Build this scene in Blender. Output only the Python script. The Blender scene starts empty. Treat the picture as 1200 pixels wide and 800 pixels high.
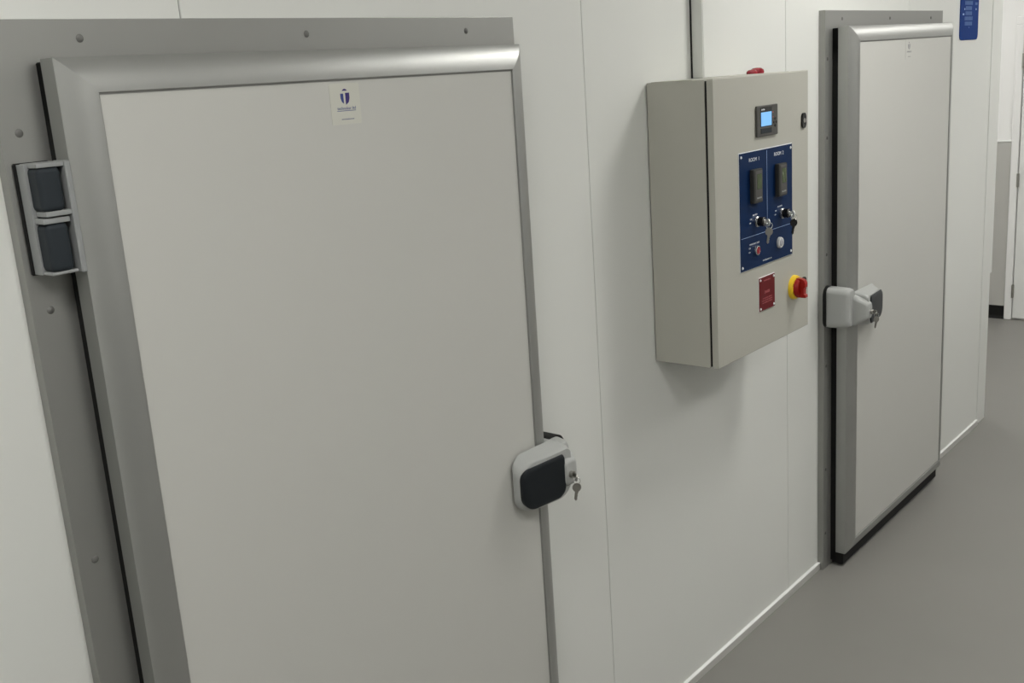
import bpy, bmesh, math
from mathutils import Vector, Matrix
R = math.radians
sc = bpy.context.scene
C = sc.collection

# ------------------------------------------------------------------ camera
yaw, pitch, roll = R(49.2614), R(-14.0302), R(-4.0269)
F = Vector((math.sin(yaw)*math.cos(pitch), math.cos(yaw)*math.cos(pitch), math.sin(pitch)))
Rt = Vector((math.cos(yaw), -math.sin(yaw), 0)); Up = Rt.cross(F)
R2 = math.cos(roll)*Rt + math.sin(roll)*Up
U2 = -math.sin(roll)*Rt + math.cos(roll)*Up
cd = bpy.data.cameras.new('camera'); cam = bpy.data.objects.new('camera', cd); C.objects.link(cam)
m = Matrix((( R2.x, U2.x, -F.x, 0), (R2.y, U2.y, -F.y, 0), (R2.z, U2.z, -F.z, 0), (0, 0, 0, 1)))
m.translation = Vector((0, -1.68, 2.0344)); cam.matrix_world = m
cd.sensor_width = 36; cd.sensor_fit = 'HORIZONTAL'; cd.lens = 36*1236.44/1200; cd.clip_start = .05
sc.camera = cam

# ------------------------------------------------------------------ light
vs = sc.view_settings
vs.view_transform = 'Standard'; vs.look = 'None'; vs.gamma = 1; vs.use_curve_mapping = False
vs.exposure = .33
w = bpy.data.worlds.new('world'); sc.world = w; w.use_nodes = True
w.node_tree.nodes['Background'].inputs[0].default_value = (.9, .95, 1, 1)
w.node_tree.nodes['Background'].inputs[1].default_value = .05
LAMPS = [(.0, -1.25, 'white square ceiling light above the nearer door'), (3.65, -1.05, 'white square ceiling light above the stretch between cabinet and farther door'),
         (6.7, -1.10, 'white square ceiling light above the end of the corridor'), (7.2, 1.5, 'added white square fill light in the side passage'),  # side passage light added to brighten the far end
         (1.2, -2.4, 'added white square fill light away from the panel wall, level with the nearer door'),  # second row, unseen, added as room fill
         (5.0, -2.2, 'added white square fill light away from the panel wall, level with the farther door')]  # also added fill, lifts the farther half of the wall
LZ, LX, LY = 3.13, .60, .60

# ------------------------------------------------------------------ materials
def mat(name, col, rough=.5, metal=0., spec=.5, noise=None, bump=None, emit=None, coat=0., aniso=None):
    mm = bpy.data.materials.new(name); mm.use_nodes = True
    nt = mm.node_tree; b = nt.nodes['Principled BSDF']
    b.inputs['Base Color'].default_value = (*col, 1); b.inputs['Roughness'].default_value = rough
    b.inputs['Metallic'].default_value = metal; b.inputs['Specular IOR Level'].default_value = spec
    b.inputs['Coat Weight'].default_value = coat
    if emit:
        b.inputs['Emission Color'].default_value = (*emit[0], 1); b.inputs['Emission Strength'].default_value = emit[1]
    tc = nt.nodes.new('ShaderNodeTexCoord')
    if noise:                                    # (scale, amount, stretch)
        mp = nt.nodes.new('ShaderNodeMapping'); mp.inputs['Scale'].default_value = noise[2]
        nz = nt.nodes.new('ShaderNodeTexNoise'); nz.inputs['Scale'].default_value = noise[0]; nz.inputs['Detail'].default_value = 4
        rp = nt.nodes.new('ShaderNodeMapRange'); a = noise[1]
        rp.inputs['To Min'].default_value = 1-a; rp.inputs['To Max'].default_value = 1+a
        mx = nt.nodes.new('ShaderNodeVectorMath'); mx.operation = 'SCALE'; mx.inputs[0].default_value = col
        nt.links.new(tc.outputs['Object'], mp.inputs[0]); nt.links.new(mp.outputs[0], nz.inputs['Vector'])
        nt.links.new(nz.outputs[0], rp.inputs['Value']); nt.links.new(rp.outputs[0], mx.inputs['Scale'])
        nt.links.new(mx.outputs[0], b.inputs['Base Color'])
    if bump:                                     # (scale, strength, stretch)
        mp = nt.nodes.new('ShaderNodeMapping'); mp.inputs['Scale'].default_value = bump[2]
        nz = nt.nodes.new('ShaderNodeTexNoise'); nz.inputs['Scale'].default_value = bump[0]; nz.inputs['Detail'].default_value = 3
        bp = nt.nodes.new('ShaderNodeBump'); bp.inputs['Strength'].default_value = bump[1]; bp.inputs['Distance'].default_value = .002
        nt.links.new(tc.outputs['Object'], mp.inputs[0]); nt.links.new(mp.outputs[0], nz.inputs['Vector'])
        nt.links.new(nz.outputs[0], bp.inputs['Height']); nt.links.new(bp.outputs[0], b.inputs['Normal'])
    return mm
one = (1, 1, 1)
M = dict(
    wall=mat('white coated steel wall', (.70, .71, .68), .38, spec=.4, noise=(1.5, .015, one), bump=(14, .05, one)),
    plaster=mat('white plaster', (.82, .82, .81), .7, noise=(3, .02, one), bump=(60, .1, one)),
    farwall=mat('grey painted wall', (.40, .40, .39), .7, noise=(3, .02, one)),
    ceil=mat('ceiling tile white', (.88, .88, .87), .85, bump=(90, .2, one)),
    floor=mat('grey epoxy floor', (.222, .216, .201), .42, spec=.45, noise=(2.2, .05, one), bump=(220, .12, one)),
    leaf=mat('door sheet white', (.52, .52, .49), .42, spec=.4, noise=(1.2, .015, one), bump=(10, .04, one)),
    alu=mat('satin anodised aluminium', (.42, .425, .41), .42, .85, noise=(6, .03, (1, 1, 1)), bump=(60, .05, (8, 8, .3))),
    frame=mat('anodised aluminium frame', (.345, .347, .33), .45, .7, noise=(5, .03, one), bump=(70, .05, (.4, .4, 6))),
    kerb=mat('white plastic kerb', (.78, .79, .77), .25, noise=(8, .02, one)),
    kerbshade=mat('white plastic kerb in shade', (.50, .50, .475), .4, noise=(8, .03, one)),  # shade on the upright kerb face put into the colour
    groove=mat('joint sealant grey', (.25, .25, .24), .7),
    rubber=mat('black rubber', (.006, .006, .006), .6, spec=.25, bump=(80, .1, one)),
    plastic=mat('light grey moulded plastic', (.38, .39, .38), .38, bump=(300, .06, one)),
    hinge=mat('hinge grey plastic', (.28, .29, .29), .45, bump=(300, .06, one)),
    grip=mat('dark grey moulded plastic', (.010, .013, .016), .45, spec=.3, bump=(300, .08, one)),
    slate=mat('slate grey plastic', (.022, .028, .034), .55, spec=.25, bump=(300, .08, one)),
    cab=mat('light grey powder coated steel', (.44, .435, .385), .45, spec=.4, noise=(3, .01, one), bump=(400, .1, one)),
    dark=mat('charcoal plastic', (.022, .022, .020), .45, bump=(300, .05, one)),
    capgrey=mat('dark grey plug', (.13, .13, .122), .5),
    greyprint=mat('faded grey print', (.22, .22, .23), .6),
    darkgrey=mat('dark warm grey plastic', (.065, .063, .057), .42),
    black=mat('black glossy plastic', (.008, .008, .008), .25),
    chrome=mat('polished chrome', (.75, .75, .74), .14, 1., noise=(30, .02, one)),
    nickel=mat('bright nickel', (.82, .82, .80), .35, .55, noise=(40, .03, one)),
    clear=mat('frosted clear lens', (.42, .42, .45), .2, noise=(200, .25, one)),
    steel=mat('nickel plated steel', (.42, .41, .38), .3, 1., noise=(60, .08, one)),
    white=mat('white print', (.85, .87, .88), .5),
    paleblue=mat('pale blue print', (.30, .42, .68), .5),
    signprint=mat('muted blue print', (.09, .16, .36), .6, spec=.2),
    bluep=mat('blue engraved plate', (.003, .019, .072), .5, spec=.12, noise=(20, .03, one)),
    sign=mat('blue sign plastic', (.003, .034, .19), .6, spec=.1, noise=(8, .04, one)),
    redp=mat('dark red plate', (.13, .005, .009), .4, spec=.25, noise=(40, .08, one)),
    redprint=mat('pale red print', (.55, .16, .17), .5),
    red=mat('signal red plastic', (.30, .009, .005), .4, spec=.3),
    yellow=mat('safety yellow plastic', (.85, .58, .02), .4),
    lens=mat('deep red lens', (.28, .008, .02), .25),
    lcd=mat('lit blue display', (.2, .45, .8), .2, emit=((.077, .195, .36), 1.)),
    lcdgreen=mat('green display window', (.06, .085, .035), .25),
    sticker=mat('cream paper sticker', (.56, .56, .50), .5, noise=(30, .01, one)),
    navy=mat('navy print', (.035, .055, .22), .6),
    violet=mat('dark violet print', (.03, .015, .14), .6),
    sand=mat('grey dado panel', (.47, .465, .44), .55, noise=(4, .03, one)),
    lamp=mat('lit diffuser', (.9, .9, .9), .5, emit=((1, .985, .945), 20.)),
)

# ------------------------------------------------------------------ helpers
def BM(): return bmesh.new()
def xf(bm, verts, mtx): bmesh.ops.transform(bm, matrix=mtx, verts=verts)
def box(bm, x0, x1, y0, y1, z0, z1, bev=0, seg=2):
    t = bmesh.new(); bmesh.ops.create_cube(t, size=1)
    for v in t.verts:
        v.co = Vector(((x0+x1)/2+v.co.x*abs(x1-x0), (y0+y1)/2+v.co.y*abs(y1-y0), (z0+z1)/2+v.co.z*abs(z1-z0)))
    if bev: bmesh.ops.bevel(t, geom=t.edges[:], offset=bev, segments=seg, profile=.5, affect='EDGES')
    add(bm, t)
def add(bm, t):
    me = bpy.data.meshes.new('t'); t.to_mesh(me); t.free(); bm.from_mesh(me); bpy.data.meshes.remove(me)
def cyl(bm, cx, cz, y0, y1, r0, r1=None, seg=32, bev=0):
    """cylinder about the y axis"""
    r1 = r0 if r1 is None else r1; t = bmesh.new()
    a = [t.verts.new((cx+r0*math.cos(k*2*math.pi/seg), y0, cz+r0*math.sin(k*2*math.pi/seg))) for k in range(seg)]
    b = [t.verts.new((cx+r1*math.cos(k*2*math.pi/seg), y1, cz+r1*math.sin(k*2*math.pi/seg))) for k in range(seg)]
    for k in range(seg): t.faces.new((a[k], a[(k+1) % seg], b[(k+1) % seg], b[k]))
    fa = t.faces.new(a[::-1]); fb = t.faces.new(b)
    if bev:
        bmesh.ops.bevel(t, geom=list(fa.edges)+list(fb.edges), offset=bev, segments=2, profile=.5, affect='EDGES')
    bmesh.ops.recalc_face_normals(t, faces=t.faces[:]); add(bm, t)
def ring(bm, cx, cz, y0, y1, ro, ri, seg=32):
    lathe(bm, [(ri, y0), (ro, y0), (ro, y1), (ri, y1), (ri, y0)], cx, cz, seg)
def lathe(bm, prof, cx, cz, seg=32):
    """profile of (radius, y) turned about the y axis"""
    t = bmesh.new(); rows = []
    for r, y in prof:
        rows.append([t.verts.new((cx+r*math.cos(k*2*math.pi/seg), y, cz+r*math.sin(k*2*math.pi/seg))) for k in range(seg)])
    for a, b in zip(rows, rows[1:]):
        for k in range(seg): t.faces.new((a[k], a[(k+1) % seg], b[(k+1) % seg], b[k]))
    bmesh.ops.remove_doubles(t, verts=t.verts[:], dist=1e-6)
    bmesh.ops.recalc_face_normals(t, faces=t.faces[:]); add(bm, t)
def prism(bm, pts, y0, y1, bev=0):
    """outline in x,z extruded along y"""
    t = bmesh.new()
    a = [t.verts.new((x, y0, z)) for x, z in pts]; b = [t.verts.new((x, y1, z)) for x, z in pts]; n = len(pts)
    for k in range(n): t.faces.new((a[k], a[(k+1) % n], b[(k+1) % n], b[k]))
    fa = t.faces.new(a[::-1]); fb = t.faces.new(b)
    if bev: bmesh.ops.bevel(t, geom=list(fb.edges)+list(fa.edges), offset=bev, segments=2, profile=.5, affect='EDGES')
    bmesh.ops.recalc_face_normals(t, faces=t.faces[:]); add(bm, t)
def loft(bm, rings, cap=True):
    t = bmesh.new(); rows = [[t.verts.new(p) for p in r] for r in rings]
    for a, b in zip(rows, rows[1:]):
        n = len(a)
        for k in range(n): t.faces.new((a[k], a[(k+1) % n], b[(k+1) % n], b[k]))
    if cap: t.faces.new(rows[0][::-1]); t.faces.new(rows[-1])
    bmesh.ops.recalc_face_normals(t, faces=t.faces[:]); add(bm, t)
def rrect(x0, x1, z0, z1, r, n=6):
    """rounded rectangle outline, r = one radius or four (br, tr, tl, bl)"""
    rs = (r,)*4 if isinstance(r, (int, float)) else r
    out = []
    for (cx, cz, a0, q) in ((x1-rs[0], z0+rs[0], -90, rs[0]), (x1-rs[1], z1-rs[1], 0, rs[1]), (x0+rs[2], z1-rs[2], 90, rs[2]), (x0+rs[3], z0+rs[3], 180, rs[3])):
        for k in range(n+1):
            a = R(a0+90*k/n); out.append((cx+q*math.cos(a), cz+q*math.sin(a)))
    return out
def obj(name, bm, material, parent=None, origin=None, smooth=True, angle=35):
    o0 = Vector(origin) if origin else (Vector(parent['_o']) if parent is not None else Vector((0, 0, 0)))
    for v in bm.verts: v.co -= o0
    me = bpy.data.meshes.new(name); bm.to_mesh(me); bm.free(); me.materials.append(M[material])
    if smooth:
        for p in me.polygons: p.use_smooth = True
        me.set_sharp_from_angle(angle=R(angle))
    o = bpy.data.objects.new(name, me); C.objects.link(o)
    if smooth:
        wn = o.modifiers.new('weighted', 'WEIGHTED_NORMAL'); wn.keep_sharp = True; wn.weight = 100
    if parent is not None: o.parent = parent
    else: o.location = o0
    o['_o'] = tuple(o0); return o
def empty(name, loc):
    o = bpy.data.objects.new(name, None); C.objects.link(o); o.location = loc; o.empty_display_size = .05; o['_o'] = tuple(loc); return o
def tag(o, label, cat, group=None, kind=None):
    o['label'] = label; o['category'] = cat
    if group: o['group'] = group
    if kind: o['kind'] = kind
    return o
def struct(name, bm, material, label=None, **k):
    o = obj(name, bm, material, **k); o['kind'] = 'structure'
    if label: o['label'] = label
    return o
def text(bm, s, cx, cz, y, h, wmax=None, depth=.00015, align='CENTER', rot=0):
    """raised lettering standing in the x,z plane and facing -y"""
    cu = bpy.data.curves.new('t', 'FONT'); cu.body = s; cu.size = 1; cu.align_x = 'LEFT'; cu.resolution_u = 3
    to = bpy.data.objects.new('t', cu); C.objects.link(to)
    me = bpy.data.meshes.new_from_object(to.evaluated_get(bpy.context.evaluated_depsgraph_get()))
    bpy.data.objects.remove(to); bpy.data.curves.remove(cu)
    xs = [v.co.x for v in me.vertices]; ys = [v.co.y for v in me.vertices]
    sy = h/(max(ys)-min(ys)); sx = sy if wmax is None else wmax/(max(xs)-min(xs))
    mx = (max(xs)+min(xs))/2; my = (max(ys)+min(ys))/2
    t = bmesh.new(); t.from_mesh(me); bpy.data.meshes.remove(me)
    r = bmesh.ops.extrude_face_region(t, geom=t.faces[:])
    top = {v for v in r['geom'] if isinstance(v, bmesh.types.BMVert)}
    for v in t.verts:
        a, b = (v.co.x-mx)*sx, (v.co.y-my)*sy
        a, b = a*math.cos(rot)-b*math.sin(rot), a*math.sin(rot)+b*math.cos(rot)
        v.co = Vector((cx+a, y-(depth if v in top else 0), cz+b))
    bmesh.ops.recalc_face_normals(t, faces=t.faces[:]); add(bm, t)

# ------------------------------------------------------------------ the room
XL, XE, XR, YF, ZC = -1.5, 5.96, 8.35, -2.9, 3.2
b = BM(); box(b, XL, XR, YF, 2.4, -.1, 0); struct('floor', b, 'floor', 'grey epoxy floor running along the cold room wall', smooth=False)
b = BM(); box(b, XL, XR, YF, 2.4, ZC, ZC+.1); struct('ceiling', b, 'ceil', smooth=False)
# insulated panel wall: one box per panel, thin grooves between
b = BM(); seams = [XL, -.06, 1.122, 2.316, 3.4965, 4.66, 5.825, XE]
for i, (a, c) in enumerate(zip(seams, seams[1:])):
    g0 = .0012 if i else 0; g1 = .0012 if c < XE else 0
    box(b, a+g0, c-g1, .0, .12, 0, ZC, .0012, 1)
struct('wall_back', b, 'wall', 'white insulated panel wall with thin vertical joints', smooth=False)
b = BM()
for s in seams[1:-1]: box(b, s-.0013, s+.0013, .0028, .01, 0, ZC)
struct('trim_1', b, 'groove', smooth=False)
b = BM(); box(b, XL-.1, XL, YF, 2.4, 0, ZC); struct('wall_left', b, 'kerb', smooth=False)
b = BM(); box(b, XL, XR, YF-.1, YF, 0, ZC); struct('wall_front', b, 'farwall', smooth=False)
b = BM(); box(b, XR, XR+.1, YF, 2.4, 0, ZC); struct('wall_right', b, 'plaster', 'white end wall of the corridor', smooth=False)
b = BM(); box(b, XL, XR, 2.4, 2.5, 0, ZC); struct('wall_rear', b, 'plaster', smooth=False)
# return face of the cold room behind its right corner
b = BM(); box(b, XE-.12, XE, .12, 2.4, 0, ZC); struct('wall_return', b, 'wall', smooth=False)
# low white kerb: shaded face and lit rounded top put into separate colours
b = BM()
for a, c in ((XL, .758), (2.008, 3.764), (5.013, 5.822)):
    t = bmesh.new()
    prof = [(0, 0), (-.010, 0), (-.010, .0265), (0, .0265)]
    loft(b, [[(a, y, z) for y, z in prof], [(c, y, z) for y, z in prof]])
    t.free()
bb = struct('baseboard_back', b, 'kerbshade', 'low white kerb strip along the foot of the panel wall', angle=60)
for a, c in ((XL, .758), (2.008, 3.764), (5.013, 5.822)):
    b = BM(); prof = [(0, .0265), (-.010, .0265), (-.009, .0285), (-.005, .0305), (0, .031)]
    loft(b, [[(a, y, z) for y, z in prof], [(c, y, z) for y, z in prof]]); obj('kerb_top', b, 'kerb', bb, angle=60)
# corner strip at the end of the wall and a cover strip on its end face
b = BM(); box(b, 5.96, 6.015, .004, .05, .82, ZC, .003); struct('trim_2', b, 'wall', 'white corner cover strip starting at waist height')
b = BM(); box(b, 5.828, 5.962, -.0025, .0, 0, ZC, .001, 1); struct('trim_3', b, 'wall')
# grey dado with black coved skirting on the end wall
b = BM(); box(b, XR-.012, XR, .552, 1.6, .09, 1.325, .003, 1); struct('trim_4', b, 'sand', 'grey lower panel on the end wall left of the white door', smooth=False)
b = BM(); box(b, XR-.016, XR, .552, 1.6, 1.325, 1.34, .003, 1); struct('trim_5', b, 'kerb', smooth=False)
b = BM(); prof = [(0, 0), (-.03, 0), (-.022, .012), (-.018, .03), (-.018, .092), (-.012, .1), (0, .1)]
loft(b, [[(XR+x, .552, z) for x, z in prof], [(XR+x, 1.6, z) for x, z in prof]])
struct('baseboard_right', b, 'rubber', 'black coved skirting on the end wall', angle=60)

# ------------------------------------------------------------------ far white door
d3 = empty('door_3', (XR, .1, 0)); tag(d3, 'white painted door in the end wall at the right edge', 'door', kind='structure')
b = BM()
box(b, XR-.03, XR, .50, .552, 0, 2.15, .004, 1); box(b, XR-.03, XR, -.452, -.40, 0, 2.15, .004, 1)
box(b, XR-.03, XR, -.452, .552, 2.15, 2.205, .004, 1); obj('frame', b, 'plaster', d3, smooth=False)
b = BM(); box(b, XR-.022, XR, -.396, .494, .012, 2.145, .003, 1); leaf3 = obj('leaf', b, 'kerb', d3, smooth=False)
for z in (.22, 1.05, 1.9):
    b = BM(); box(b, XR-.034, XR-.022, .488, .506, z-.05, z+.05, .002, 1)
    t = bmesh.new(); bmesh.ops.create_cone(t, cap_ends=True, segments=16, radius1=.007, radius2=.007, depth=.1)
    bmesh.ops.translate(t, vec=(XR-.036, .497, z), verts=t.verts[:]); add(b, t)
    obj('hinge', b, 'steel', d3)
b = BM(); box(b, XR-.08, XR-.022, -.33, -.31, 1.0, 1.02, .004); box(b, XR-.08, XR-.065, -.33, -.20, 1.0, 1.02, .004); obj('handle', b, 'steel', leaf3)

# ------------------------------------------------------------------ keys
def key_mesh(b, x, y, z, ang=0, L=.042, rb=.011, bow='v', turn=0):
    """a flat key hanging down from (x, y, z)"""
    n = 24; out = []
    for k in range(n+1):
        a = R(-62+ (360-56)*k/n)
        out.append((rb*math.cos(a)*.95, rb*math.sin(a)))
    out = [(p[0], p[1]-rb) for p in out if p[1] > -rb*.92]
    sh = [(-.0035, -2*rb+.001), (-.0035, -L+.004), (0, -L), (.0035, -L+.004), (.0030, -L+.010), (.0042, -L+.013), (.0030, -L+.016), (.0042, -L+.02), (.0035, -2*rb+.001)]
    out = sorted([p for p in out if p[0] >= 0], key=lambda p: p[1]) + sorted([p for p in out if p[0] < 0], key=lambda p: -p[1])
    pts = out + sh[:-1]
    t = bmesh.new(); th = .0011
    a = [t.verts.new((u, -th, v)) for u, v in pts]; c = [t.verts.new((u, th, v)) for u, v in pts]; n = len(pts)
    for k in range(n): t.faces.new((a[k], a[(k+1) % n], c[(k+1) % n], c[k]))
    t.faces.new(a[::-1]); t.faces.new(c)
    bmesh.ops.recalc_face_normals(t, faces=t.faces[:])
    mt = Matrix.Translation((x, y, z)) @ Matrix.Rotation(turn, 4, 'Z') @ Matrix.Rotation(ang, 4, 'Y')
    xf(t, t.verts[:], mt); add(b, t)
def torus(b, x, y, z, r, tr, axis='X', seg=24, s2=8, turn=0):
    t = bmesh.new(); rows = []
    for i in range(seg):
        A = 2*math.pi*i/seg; row = []
        for j in range(s2):
            B = 2*math.pi*j/s2; q = r+tr*math.cos(B)
            row.append(t.verts.new((tr*math.sin(B), q*math.cos(A), q*math.sin(A))))
        rows.append(row)
    for i in range(seg):
        for j in range(s2): t.faces.new((rows[i][j], rows[(i+1) % seg][j], rows[(i+1) % seg][(j+1) % s2], rows[i][(j+1) % s2]))
    bmesh.ops.recalc_face_normals(t, faces=t.faces[:])
    xf(t, t.verts[:], Matrix.Translation((x, y, z)) @ Matrix.Rotation(turn, 4, 'Z')); add(b, t)
def keyset(x, y, z, label, hang='steel', s=1., bowm='steel', tilt=R(8)):
    """one key standing in a lock at (x,y,z) with its bow out front, a ring and a second key hanging"""
    r = empty('key_set', (x, y, z)); tag(r, label, 'keys', 'key sets left in the locks')
    b = BM()                                     # inserted key: shank along -y, bow upright
    box(b, x-.0011, x+.0011, y-.010*s, y, z-.004*s, z+.004*s)
    pts = []
    for k in range(20):
        a = 2*math.pi*k/20; pts.append((y-.018*s+.0105*s*math.cos(a), z+.0105*s*math.sin(a)))
    loft(b, [[(x-.0013, p, q) for p, q in pts], [(x+.0013, p, q) for p, q in pts]])
    xf(b, b.verts[:], Matrix.Translation((x, y, z)) @ Matrix.Rotation(R(-38), 4, 'Z') @ Matrix.Translation((-x, -y, -z)))
    k1 = obj('key', b, bowm, r)
    dx, dy = -.024*s*math.sin(R(38)), -.024*s*math.cos(R(38))
    b = BM(); torus(b, x+dx, y+dy, z-.008*s, .0085*s, .0009, turn=R(35)); obj('key_ring', b, 'chrome', r)
    b = BM(); key_mesh(b, x+dx, y+dy-.001, z-.013*s, tilt, .046*s, .0115*s, turn=R(-40)); obj('key', b, hang, r)
    return r

# ------------------------------------------------------------------ cold room doors
def cold_door(name, label, x0, x1, lx0, lx1, ztop, zpan, zbot, rot, jx, header, jamb_z, lock_side, L, kz, kk, K, seal, keys_label):
    """x0,x1 frame; lx0,lx1 leaf panel; lock_side +1 = lock on the right"""
    cx = (lx0+lx1)/2
    D = empty(name, (cx, 0, 0)); tag(D, label, 'door', kind='structure')
    fw, ft, W = .115, .024, .056
    # frame: two jambs and a header with mitred corners
    b = BM(); prism(b, [(x0, 0), (x0+fw, 0), (x0+fw, ztop-fw), (x0, ztop)], 0, -ft, .0002); fr = obj('frame', b, 'frame', D)
    b = BM(); prism(b, [(x1, 0), (x1, ztop), (x1-fw, ztop-fw), (x1-fw, 0)], 0, -ft, .0002); obj('frame_jamb', b, 'frame', fr)
    b = BM(); prism(b, [(x0, ztop), (x0+fw, ztop-fw), (x1-fw, ztop-fw), (x1, ztop)], 0, -ft)
    bmesh.ops.bevel(b, geom=[e_ for e_ in b.edges if all(v.co.z > ztop-1e-4 and v.co.y < -ft+1e-4 for v in e_.verts)], offset=.0016, segments=2, profile=.5, affect='EDGES'); obj('frame_header', b, 'frame', fr)
    caps = [(hx, ztop-.03) for hx in header] + [(jx, z) for z in jamb_z] + [(x1-.03, z) for z in jamb_z]
    for px, pz in caps:
        b = BM(); lathe(b, [(0, -ft-.0022), (.004, -ft-.002), (.0062, -ft-.0004), (.0066, -ft), (.0066, -ft+.002), (0, -ft+.002)], px, pz, 20)
        obj('screw_cap', b, 'capgrey', fr)
    # leaf, turned by its slight sag
    piv = Vector((cx, 0, zpan)); T = Matrix.Translation(piv) @ Matrix.Rotation(rot, 4, 'Y') @ Matrix.Translation(-piv)
    def put(nm, b, m_, par, **k):
        xf(b, b.verts[:], T); return obj(nm, b, m_, par, **k)
    b = BM(); box(b, lx0, lx1, -.1045, -.05, zbot, zpan); lf = put('leaf', b, 'leaf', D, smooth=False)
    # rounded border profile (u = distance outward from the panel edge, y)
    prof = [(.0, -.060), (.0, -.1075), (.0012, -.1088), (.008, -.1084), (.016, -.1072), (.024, -.1052), (.032, -.1024), (.040, -.0986), (.048, -.0938), (.0545, -.0885), (W, -.0865), (W, -.048), (.02, -.048)]
    def rail(kind):
        b = BM(); r0 = []; r1 = []
        for u, y in prof:
            if kind == 'top': r0.append((lx0-u, y, zpan+u)); r1.append((lx1+u, y, zpan+u))
            if kind == 'bot': r0.append((lx0-u, y, zbot-u)); r1.append((lx1+u, y, zbot-u))
            if kind == 'l': r0.append((lx0-u, y, zbot-u)); r1.append((lx0-u, y, zpan+u))
            if kind == 'r': r0.append((lx1+u, y, zbot-u)); r1.append((lx1+u, y, zpan+u))
        loft(b, [r0, r1]); return b
    for k, nm in (('top', 'top_rail'), ('bot', 'bottom_rail'), ('l', 'side_rail'), ('r', 'side_rail')):
        put(nm, rail(k), 'alu', lf, angle=28)
    # thin dark joint line under the border's inner lip
    b = BM(); g = .0016
    for a_, b_, c_, d_ in ((lx0, lx1, zpan-.0032, zpan), (lx0, lx0+g, zbot, zpan), (lx1-g, lx1, zbot, zpan), (lx0, lx1, zbot, zbot+g)):
        box(b, a_, b_, -.1052, -.104, c_, d_)
    put('joint_line', b, 'groove', lf, smooth=False)
    # black gasket behind the leaf and bottom sweep
    b = BM(); q = W-.004
    box(b, lx0-q, lx1+q, -.05, -.0235, zpan-.04, zpan+q, .002, 1)
    box(b, lx0-q, lx0+.03, -.05, -.0235, .02, zpan+q, .002, 1); box(b, lx1-.03, lx1+q, -.05, -.0235, .02, zpan+q, .002, 1)
    put('gasket', b, 'rubber', lf, smooth=False)
    b = BM(); box(b, lx0-q, lx1+q, -.078, -.03, .010, zbot-W+.002, .003, 1); put('bottom_sweep', b, 'rubber', lf, smooth=False)
    # lock: e = leaf edge, s = distance inward (towards the leaf centre)
    e = (lx1+W) if lock_side > 0 else (lx0-W)
    X = lambda s: e - lock_side*s
    def sec(s0, s1, z0, z1, y, r):
        pts = rrect(s0, s1, z0, z1, r, 6); return [(X(a), y, c) for a, c in pts]
    hz = (kz[0]+kz[1])/2; z0, z1 = kk; sd, sg_, zg_ = seal
    b = BM()
    loft(b, [sec(-K-sg_, -.002, z0-.003, z1+zg_, y, .034) for y in (-ft+.0005, -ft-sd)])
    kb = BM()
    loft(kb, [sec(-K+.004, .0, z0, z1, -ft-.008, .018), sec(-K+.003, .0, z0-.001, z1, -.045, .022), sec(-K+.004, .0, z0, z1, -.085, .024),
              sec(-K+.008, .0, z0+.002, z1-.002, -.108, .024), sec(-K+.015, -.001, z0+.006, z1-.006, -.118, .022), sec(-K+.024, -.004, z0+.013, z1-.013, -.1235, .018)])
    keep = obj('strike_box', kb, 'plastic', D, angle=50)
    obj('strike_seal', b, 'rubber', keep, angle=50)
    # handle housing lying over the leaf edge
    z0, z1 = kz; h = BM(); zz0, zz1 = z0+.002, z1-.004
    loft(h, [sec(.001, L-.010, zz0+.004, zz1-.006, -.1095, (.035, .03, .012, .04)), sec(.0005, L-.002, zz0, zz1, -.1125, (.04, .034, .014, .045)),
             sec(.0, L, zz0, zz1, -.126, (.042, .036, .016, .050)), sec(.002, L-.004, zz0+.003, zz1-.003, -.136, (.042, .036, .016, .050)),
             sec(.006, L-.012, zz0+.009, zz1-.010, -.1425, (.038, .034, .016, .048))])
    # tilt the front so that it stands further out near the lock
    for v in h.verts:
        if v.co.y < -.12:
            s = (e-v.co.x)*lock_side; v.co.z -= .014*max(0, s/L)*(1 if v.co.z > hz else 0); v.co.y -= .030*max(0, 1-s/L)*min(1, (-.12-v.co.y)/.02)
    body = obj('handle', h, 'plastic', D, angle=50)
    # dark grip plate on the front
    g = BM()
    def gsec(grow, yo):
        pts = rrect(.030-grow*.3, L-.001+grow, hz-.064-grow, hz+.047+grow, (.040, .026, .008, .024), 7); out = []
        for s, z in pts:
            f = max(0, 1-s/L); zt = z + (.006*f if z < hz else .010*f-.006)
            out.append((X(s), -.1405-.030*f-yo, zt))
        return out
    loft(g, [gsec(0, -.006), gsec(.001, .003), gsec(-.003, .0068), gsec(-.012, .0078)])
    obj('grip', g, 'grip', body, angle=40)
    # lock cap with cylinder at the leaf's edge
    c = BM()
    loft(c, [sec(-K*.35, .034, hz-.066, hz+.060, -.112, .016), sec(-K*.36, .036, hz-.060, hz+.056, -.130, .018), sec(-K*.32, .036, hz-.050, hz+.048, -.150, .018),
             sec(-K*.24, .035, hz-.040, hz+.038, -.166, .016), sec(-K*.16, .033, hz-.032, hz+.029, -.1745, .014), sec(-K*.06, .029, hz-.024, hz+.021, -.1770, .010)])
    obj('lock_cap', c, 'plastic', body, angle=50)
    b = BM(); lathe(b, [(0, -.186), (.0085, -.186), (.0095, -.1845), (.0095, -.170)], X(.016), hz-.006, 24); obj('lock_cylinder', b, 'steel', body)
    b = BM(); box(b, X(.016)-.001, X(.016)+.001, -.1865, -.184, hz-.0105, hz-.0015); obj('keyhole', b, 'black', body, smooth=False)
    keyset(X(.016), -.186, hz-.006, keys_label)
    return D, put, lf

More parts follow.
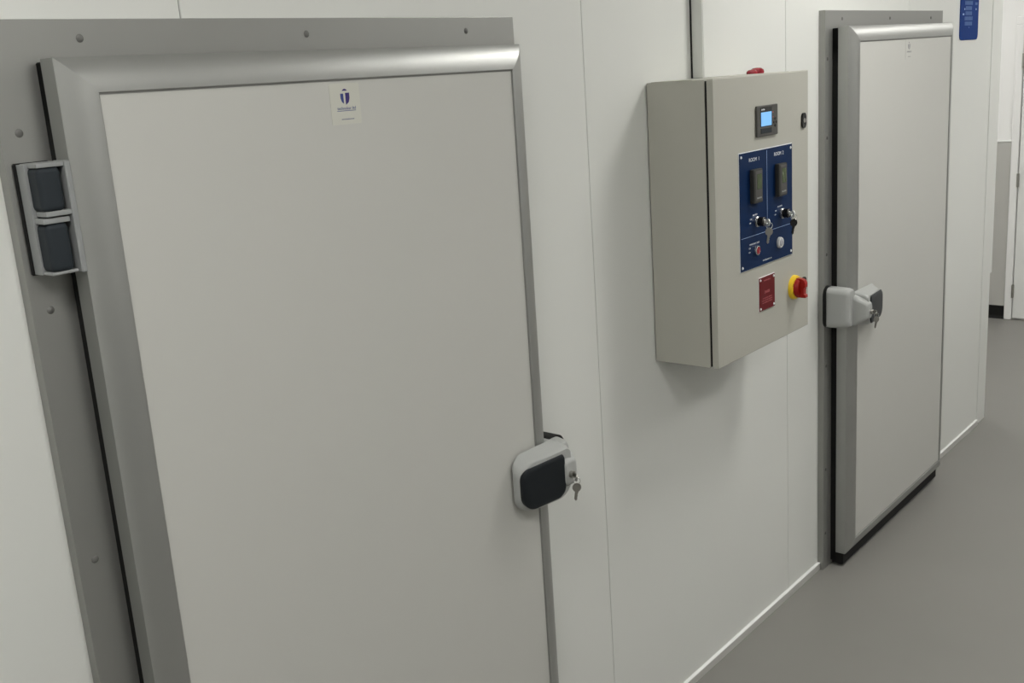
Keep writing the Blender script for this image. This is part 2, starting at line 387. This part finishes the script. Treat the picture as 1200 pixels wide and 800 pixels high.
d1, put1, lf1 = cold_door('door_1', 'nearer grey-framed white cold room door, big dark hinge on its left', .7585, 2.007, .8855, 1.8925, 2.172, 2.0525, .1175, R(.22), .789,
    (.914, 1.380, 1.8394), (2.002, 1.721, 1.2825, .84, .42, .15), 1, .163, (1.008, 1.158), (1.000, 1.139), .072, (.060, .012, .003),
    'two small nickel keys hanging at the dark handle of the nearer white door')
d2, put2, lf2 = cold_door('door_2', 'farther grey-framed white cold room door right of the control cabinet', 3.764, 5.0125, 3.8795, 4.8845, 2.190, 2.0762, .1175, R(-.2), 3.786,
    (3.9146, 4.3852, 4.8604), (2.02, 1.7366, 1.30, .86, .4308, .1553), -1, .215, (1.016, 1.157), (1.020, 1.176), .070, (.012, .002, .004),
    'two small nickel keys hanging at the handle of the farther white door')

# hinge of the nearer door
def hinge(D, za, zb):
    x0, x1 = .772, .829; zm = (za+zb)/2
    b = BM(); box(b, .768, .826, -.0300, -.0235, za-.002, zb+.002, .002, 1); back = obj('hinge_backing', b, 'rubber', D)
    # lower half fixed to the frame: C shaped bracket
    b = BM()
    prism(b, [(.772, za), (.826, za), (.826, za+.005), (.779, za+.005), (.779, zb-.005), (.790, zb-.005), (.790, zb), (.772, zb)], -.028, -.054, .0015)
    box(b, .7745, .818, -.028, -.082, zm-.006, zm+.003, .0015); box(b, .7745, .818, -.028, -.082, za, za+.005, .0015)
    fb = obj('frame_bracket', b, 'hinge', D)
    b = BM(); box(b, .7760, .814, -.030, -.084, za+.004, zm-.006, .009, 3); obj('hinge_cover', b, 'slate', fb)
    # upper half fixed to the leaf side
    b = BM(); box(b, .8205, .8305, -.048, -.0885, za-.002, zb+.002, .002, 1)
    box(b, .7770, .826, -.030, -.084, zb-.006, zb+.001, .0015); box(b, .7790, .826, -.030, -.086, zm+.005, zm+.013, .0015)
    lb = obj('leaf_bracket', b, 'hinge', D)
    b = BM(); box(b, .7765, .815, -.030, -.085, zm+.012, zb-.005, .009, 3); obj('hinge_cover', b, 'slate', lb)
hinge(d1, 1.783, 1.955)

# maker's sticker at the head of each leaf
def sticker(lf, put, x0, x1, z0, z1, gray=False):
    cx = (x0+x1)/2; w_ = x1-x0; h_ = z1-z0; y = -.1045
    b = BM(); prism(b, rrect(x0, x1, z0, z1, .002, 2), y, y-.0006); st = put('sticker', b, 'sticker' if not gray else 'leaf', lf, smooth=False)
    b = BM(); zc = z0+h_*.62
    s = w_*.15
    right = [(0.1, 1), (1, 1), (1, .1), (.75, -.55), (.1, -1)]
    prism(b, [(cx+s*p, zc+s*q) for p, q in right], y-.0006, y-.0009)
    cap = [(cx-s*.6, zc+s*1.35), (cx-s*.3, zc+s*1.6), (cx, zc+s*1.7), (cx+s*.3, zc+s*1.6), (cx+s*.6, zc+s*1.35)]
    prism(b, cap, y-.0006, y-.0009); put('shield_emblem', b, 'greyprint' if gray else 'violet', lf, smooth=False)
    b = BM(); prism(b, [(cx-s*p, zc+s*q) for p, q in [(.35, .9), (1, .9), (1, .1), (.75, -.5), (.35, -.8)]], y-.0006, y-.0009)
    text(b, 'technoker ltd', cx+w_*.02, z0+h_*.395, y-.0006, h_*.075, w_*.62, .0003)
    box(b, cx-w_*.30, cx+w_*.33, y-.0009, y-.0006, z0+h_*.325, z0+h_*.338)
    text(b, 'www.technoker.com', cx+w_*.03, z0+h_*.13, y-.0006, h_*.030, w_*.42, .0003)
    put('sticker_lettering', b, 'greyprint' if gray else 'navy', lf, smooth=False)
sticker(lf1, put1, 1.352, 1.427, 1.968, 2.045)
sticker(lf2, put2, 4.342, 4.417, 1.996, 2.072, True)

# ------------------------------------------------------------------ control cabinet
cx0, cx1, cz0, cz1, YB = 2.605, 3.203, 1.176, 1.992, -.2159
Cb = empty('control_cabinet', ((cx0+cx1)/2, 0, cz0)); tag(Cb, 'light grey steel control cabinet fixed to the wall between the two doors', 'control cabinet')
b = BM(); box(b, cx0+.0005, cx1-.0005, -.1885, -.004, cz0+.0005, cz1-.0005, .0015, 2); body = obj('cabinet_body', b, 'cab', Cb)
b = BM(); box(b, cx0+.008, cx1-.008, -.0045, 0, cz0+.008, cz1-.008); obj('wall_seal', b, 'rubber', Cb, smooth=False)
b = BM(); box(b, cx0+.004, cx1-.004, -.1965, -.188, cz0+.004, cz1-.004); obj('door_seal', b, 'rubber', Cb, smooth=False)
b = BM(); box(b, cx0, cx1, YB, -.1955, cz0, cz1, .0025, 3); cdoor = obj('cabinet_door', b, 'cab', Cb)
b = BM(); box(b, cx0-.0003, cx1+.0003, -.15, -.02, cz1-.001, cz1+.0012, .0004, 1); box(b, cx0+.004, cx1+.002, -.214, -.195, cz1-.001, cz1+.0012, .0004, 1)
obj('rain_lip', b, 'cab', body, smooth=False)

# red signal caps on the roof of the cabinet
for px, rr, hh in ((3.055, .017, .013), (3.088, .022, .018)):
    b = BM(); t = bmesh.new()
    lathe(t, [(0, hh), (rr*.6, hh*.93), (rr*.92, hh*.66), (rr, hh*.3), (rr*.97, 0), (0, 0)], 0, 0, 28)
    xf(t, t.verts[:], Matrix.Translation((px, -.10, cz1+.001)) @ Matrix.Rotation(R(90), 4, 'X')); add(b, t)
    obj('signal_lamp', b, 'lens', Cb)

# display unit
x0, x1, z0, z1 = 2.8465, 2.980, 1.815, 1.9045
b = BM(); box(b, x0, x1, YB-.007, YB, z0, z1, .003, 2); du = obj('display_unit', b, 'darkgrey', Cb)
b = BM(); box(b, 2.866, 2.940, YB-.0078, YB-.006, 1.843, 1.900, .0008, 1); obj('display_bezel', b, 'black', du, smooth=False)
b = BM(); box(b, 2.869, 2.935, YB-.0084, YB-.007, 1.845, 1.885); obj('screen', b, 'lcd', du, smooth=False)
b = BM(); text(b, 'EATON', 2.882, 1.8925, YB-.0078, .0045, .019, .0004); obj('maker_lettering', b, 'white', du, smooth=False)
b = BM(); box(b, 2.868, 2.936, YB-.0085, YB-.006, 1.824, 1.839, .0008, 1); obj('button_bar', b, 'slate', du)
for px, pz in ((2.945, 1.882), (2.945, 1.868)):
    b = BM(); cyl(b, px, pz, YB-.0085, YB-.006, .0018, seg=10); obj('indicator', b, 'redprint', du)
for px, pz in ((2.960, 1.862), (2.953, 1.852), (2.967, 1.852), (2.960, 1.842)):
    b = BM(); cyl(b, px, pz, YB-.0088, YB-.006, .0042, seg=14, bev=.0006); obj('button', b, 'dark', du)

# blue engraved plate with the instruments of two rooms
px0, px1, pz0, pz1 = 2.7425, 3.081, 1.4345, 1.7775
b = BM(); box(b, px0-.0015, px1+.0015, YB-.0014, YB, pz0-.0015, pz1+.0022); wh = obj('plate_edge', b, 'white', Cb, smooth=False)
b = BM(); box(b, px0, px1, YB-.003, YB-.0010, pz0, pz1); pl = obj('instrument_plate', b, 'bluep', Cb, smooth=False)
mx = (px0+px1)/2; yp = YB-.003
b = BM()
box(b, mx-.0008, mx+.0008, yp-.0003, yp, 1.532, pz1-.004); box(b, px0+.004, px1-.004, yp-.0003, yp, 1.5312, 1.5325)
obj('divider_line', b, 'paleblue', pl, smooth=False)
b = BM()
words = [('ROOM  1', 2.8315, 1.7545, .0105, .062), ('ROOM  2', 2.9915, 1.7565, .0105, .062), ('EMERGENCY STOP', 2.828, 1.5075, .0042, .060),
         ('ON', 2.798, 1.497, .005, .011), ('OFF', 2.797, 1.485, .004, .010), ('WWW.TECHNOKER.COM', 2.909, 1.4465, .0042, .058)]
for qx, qz in ((2.833, 1.5925), (2.995, 1.596)):
    words += [('ALARM', qx, qz, .0042, .030), ('OFF', qx-.026, qz-.011, .0045, .012), ('ON', qx-.030, qz-.022, .0045, .009)]
b.free()
for w_, qx, qz, hh, ww in words:
    b = BM(); text(b, w_, qx, qz, yp, hh, ww); obj('plate_lettering', b, 'white', pl, smooth=False)
for qx, qz in ((px0+.010, pz0+.011), (px1-.010, pz0+.011), (px0+.010, pz1-.011), (px1-.010, pz1-.011)):
    b = BM(); lathe(b, [(0, yp-.0022), (.003, yp-.002), (.0044, yp-.0005), (.0044, yp)], qx, qz, 16); obj('plate_screw', b, 'white', pl)
for qx in (2.829, 2.990):
    b = BM(); box(b, qx-.0275, qx+.0275, yp-.015, yp, 1.6285, 1.727, .003, 2); tcn = obj('temperature_controller', b, 'dark', Cb)
    b = BM(); box(b, qx-.019, qx+.023, yp-.0158, yp-.014, 1.634, 1.722, .001, 1); obj('controller_face', b, 'darkgrey', tcn)
    b = BM(); box(b, qx-.010, qx+.018, yp-.0164, yp-.0150, 1.668, 1.712, .0006, 1); obj('readout', b, 'lcdgreen', tcn)
    for k in range(3):
        b = BM(); box(b, qx-.012+.010*k, qx-.005+.010*k, yp-.017, yp-.0155, 1.641, 1.645); obj('button', b, 'hinge', tcn, smooth=False)
for qx, qz, lab, hg in ((2.8395, 1.5715, 'two keys hanging in the left key switch on the blue plate', 'steel'), (3.003, 1.5735, 'two keys in the right key switch on the blue plate, lower one dark', 'black')):
    b = BM(); ring(b, qx, qz, yp, yp-.005, .0155, .010); lathe(b, [(.012, yp-.005), (.0145, yp-.0055), (.0150, yp-.0085), (.0125, yp-.010), (.010, yp-.0095)], qx, qz)
    ks = obj('key_switch_collar', b, 'chrome', Cb)
    b = BM(); lathe(b, [(.0125, yp), (.0125, yp-.008), (.0138, yp-.010), (.0138, yp-.026), (.0120, yp-.028), (0, yp-.028)], qx, qz); obj('key_switch_barrel', b, 'black', ks)
    b = BM(); lathe(b, [(.0075, yp-.027), (.0075, yp-.0295), (.006, yp-.0305), (0, yp-.0305)], qx, qz, 20); obj('lock_core', b, 'chrome', ks)
    keyset(qx, yp-.0300, qz, lab, hang=hg, s=1.05, bowm='nickel')
# red push button and clear lamp
qx, qz = 2.8345, 1.4860
b = BM(); lathe(b, [(.0145, yp), (.0145, yp-.006), (.0138, yp-.009), (.0118, yp-.010), (.0112, yp-.007)], qx, qz); pb = obj('button_collar', b, 'chrome', Cb)
b = BM(); lathe(b, [(.0112, yp-.002), (.0112, yp-.0085), (.0095, yp-.0098), (0, yp-.0104)], qx, qz); obj('push_button', b, 'lens', pb)
qx, qz = 2.9885, 1.4850
b = BM(); lathe(b, [(.0168, yp), (.0168, yp-.005), (.0155, yp-.0085), (.0130, yp-.009), (.0118, yp-.006)], qx, qz); lc = obj('lamp_collar', b, 'nickel', Cb)
b = BM(); lathe(b, [(.0115, yp-.002), (.0112, yp-.0075), (.0085, yp-.0105), (.004, yp-.0118), (0, yp-.012)], qx, qz); obj('lamp_lens', b, 'clear', lc)

# red notice plate
rx0, rx1, rz0, rz1 = 2.8565, 2.9575, 1.2925, 1.395
b = BM(); box(b, rx0-.0015, rx1+.0015, YB-.0012, YB, rz0-.001, rz1+.0022); obj('notice_edge', b, 'white', Cb, smooth=False)
b = BM(); box(b, rx0, rx1, YB-.0028, YB-.0008, rz0, rz1); rp = obj('notice_plate', b, 'redp', Cb, smooth=False)
b = BM(); y = YB-.0028; rc = (rx0+rx1)/2
b.free()
for w_, zz, hh, ww in (('WARNING', 1.3835, .005, .044), ('DANGER', 1.3475, .0085, .034), ('ISOLATE BEFORE OPENING', 1.329, .003, .060), ('ISOLATE BEFORE OPENING', 1.322, .003, .068), ('ISOLATE BEFORE OPENING', 1.315, .003, .064)):
    b = BM(); text(b, w_, rc, zz, y, hh, ww); obj('notice_lettering', b, 'redprint', rp, smooth=False)
for qx, qz in ((rx0+.007, rz0+.007), (rx1-.007, rz0+.007), (rx0+.007, rz1-.007), (rx1-.007, rz1-.007)):
    b = BM(); lathe(b, [(0, y-.0022), (.0028, y-.002), (.0040, y-.0005), (.0040, y)], qx, qz, 16); obj('plate_screw', b, 'white', rp)

# rotary isolator
qx, qz = 3.094, 1.3235
b = BM(); lathe(b, [(.039, YB), (.0385, YB-.008), (.0370, YB-.0115), (.0330, YB-.0135), (0, YB-.0135)], qx, qz, 48); iso = obj('isolator_disc', b, 'yellow', Cb)
b = BM(); text(b, 'OFF', qx-.030, qz+.012, YB-.0135, .005, .010, rot=R(60)); text(b, 'ON', qx-.031, qz-.012, YB-.0135, .005, .008, rot=R(90)); obj('disc_lettering', b, 'black', iso, smooth=False)
b = BM(); lathe(b, [(.0300, YB-.013), (.0290, YB-.022), (.0250, YB-.026), (0, YB-.0265)], qx, qz, 40)
prof = [(-.013, .031), (-.030, .030), (-.040, .025), (-.044, .015), (-.044, .003), (-.039, .000), (-.039, -.020), (-.045, -.022), (-.045, -.031), (-.013, -.031)]
t = bmesh.new(); loft(t, [[(qx-.0095, YB+p, qz+q) for p, q in prof], [(qx+.0095, YB+p, qz+q) for p, q in prof]])
bmesh.ops.bevel(t, geom=t.edges[:], offset=.0015, segments=2, profile=.5, affect='EDGES'); add(b, t)
obj('isolator_knob', b, 'red', iso, angle=40)

# quarter-turn cabinet locks
for qz in (1.8415, 1.3205):
    b = BM(); t = rrect(3.152, 3.178, qz-.023, qz+.023, .009, 5); prism(b, t, YB, YB-.006, .0015); cl = obj('cabinet_lock', b, 'black', Cb)
    b = BM(); lathe(b, [(.0075, YB-.006), (.0070, YB-.0072), (0, YB-.0072)], 3.165, qz, 20); obj('lock_insert', b, 'steel', cl)

# ------------------------------------------------------------------ white trunking above the cabinet
b = BM(); box(b, 2.864, 2.935, -.0005-.038, 0, cz1+.0015, ZC, .002, 2)
tr = obj('cable_trunking', b, 'wall', origin=(2.90, 0, cz1)); tag(tr, 'white vertical cable trunking rising from the control cabinet', 'trunking')
b = BM(); box(b, 2.868, 2.931, -.0400, -.0380, cz1+.0015, ZC, .0008, 1); obj('trunking_lid', b, 'wall', tr)
b = BM(); box(b, 2.8605, 2.866, -.004, 0, cz1+.0015, ZC); obj('trunking_seal', b, 'rubber', tr, smooth=False)

# ------------------------------------------------------------------ blue sign at upper right
sx0, sx1, sz0, sz1 = 5.320, 5.587, 2.058, 2.44
b = BM(); prism(b, rrect(sx0, sx1, sz0, sz1, .022, 6), 0, -.004, .0008)
sg = obj('wall_sign', b, 'sign', origin=(5.4535, 0, sz0)); tag(sg, 'blue plastic notice with rounded corners on the white wall at upper right', 'sign')
z = 2.112
for n, (hh, ww, dx) in enumerate([(.006, .014, .01), (.017, .110, .0), (.017, .118, .0), (.017, .098, .0), (.017, .092, .0), (.017, .115, .0), (.017, .110, .01), (.017, .13, .01), (.017, .13, 0), (.017, .12, 0), (.017, .13, 0)]):
    b = BM(); k_ = max(1, int(ww/.015)); xa = 5.440+dx-ww/2; st = ww/k_
    for k in range(k_): box(b, xa+k*st, xa+k*st+st*.74, -.0044, -.0038, z, z+hh)
    obj('sign_line', b, 'signprint', sg, smooth=False)
    for n0, xa, xb, zh in ((3, 5.350, 5.372, .008), (4, 5.372, 5.384, .008), (4, 5.54, 5.553, .008), (5, 5.53, 5.565, .012), (6, 5.53, 5.565, .012), (7, 5.53, 5.565, .012)):
        if n == n0: b = BM(); box(b, xa, xb, -.0044, -.0038, z, z+zh); obj('sign_mark', b, 'paleblue' if n0 < 5 else 'signprint', sg, smooth=False)
    z += hh+.0065

# ------------------------------------------------------------------ ceiling lights and added fill lights
for (lx, ly, lab) in LAMPS:
    r = empty('ceiling_light', (lx, ly, ZC)); tag(r, lab, 'light', 'square ceiling lights')
    b = BM(); box(b, lx-LX/2, lx+LX/2, ly-LY/2, ly+LY/2, LZ+.002, LZ+.05, .004, 1); obj('housing', b, 'plaster', r)
    b = BM(); box(b, lx-LX/2+.015, lx+LX/2-.015, ly-LY/2+.015, ly+LY/2-.015, LZ-.004, LZ+.004); obj('diffuser', b, 'lamp', r, smooth=False)
    for s in (-1, 1):
        b = BM(); box(b, lx+s*.25-.004, lx+s*.25+.004, ly-.004, ly+.004, LZ+.05, ZC); obj('hanger', b, 'steel', r, smooth=False)
for o in bpy.data.objects:
    if '_o' in o: del o['_o']
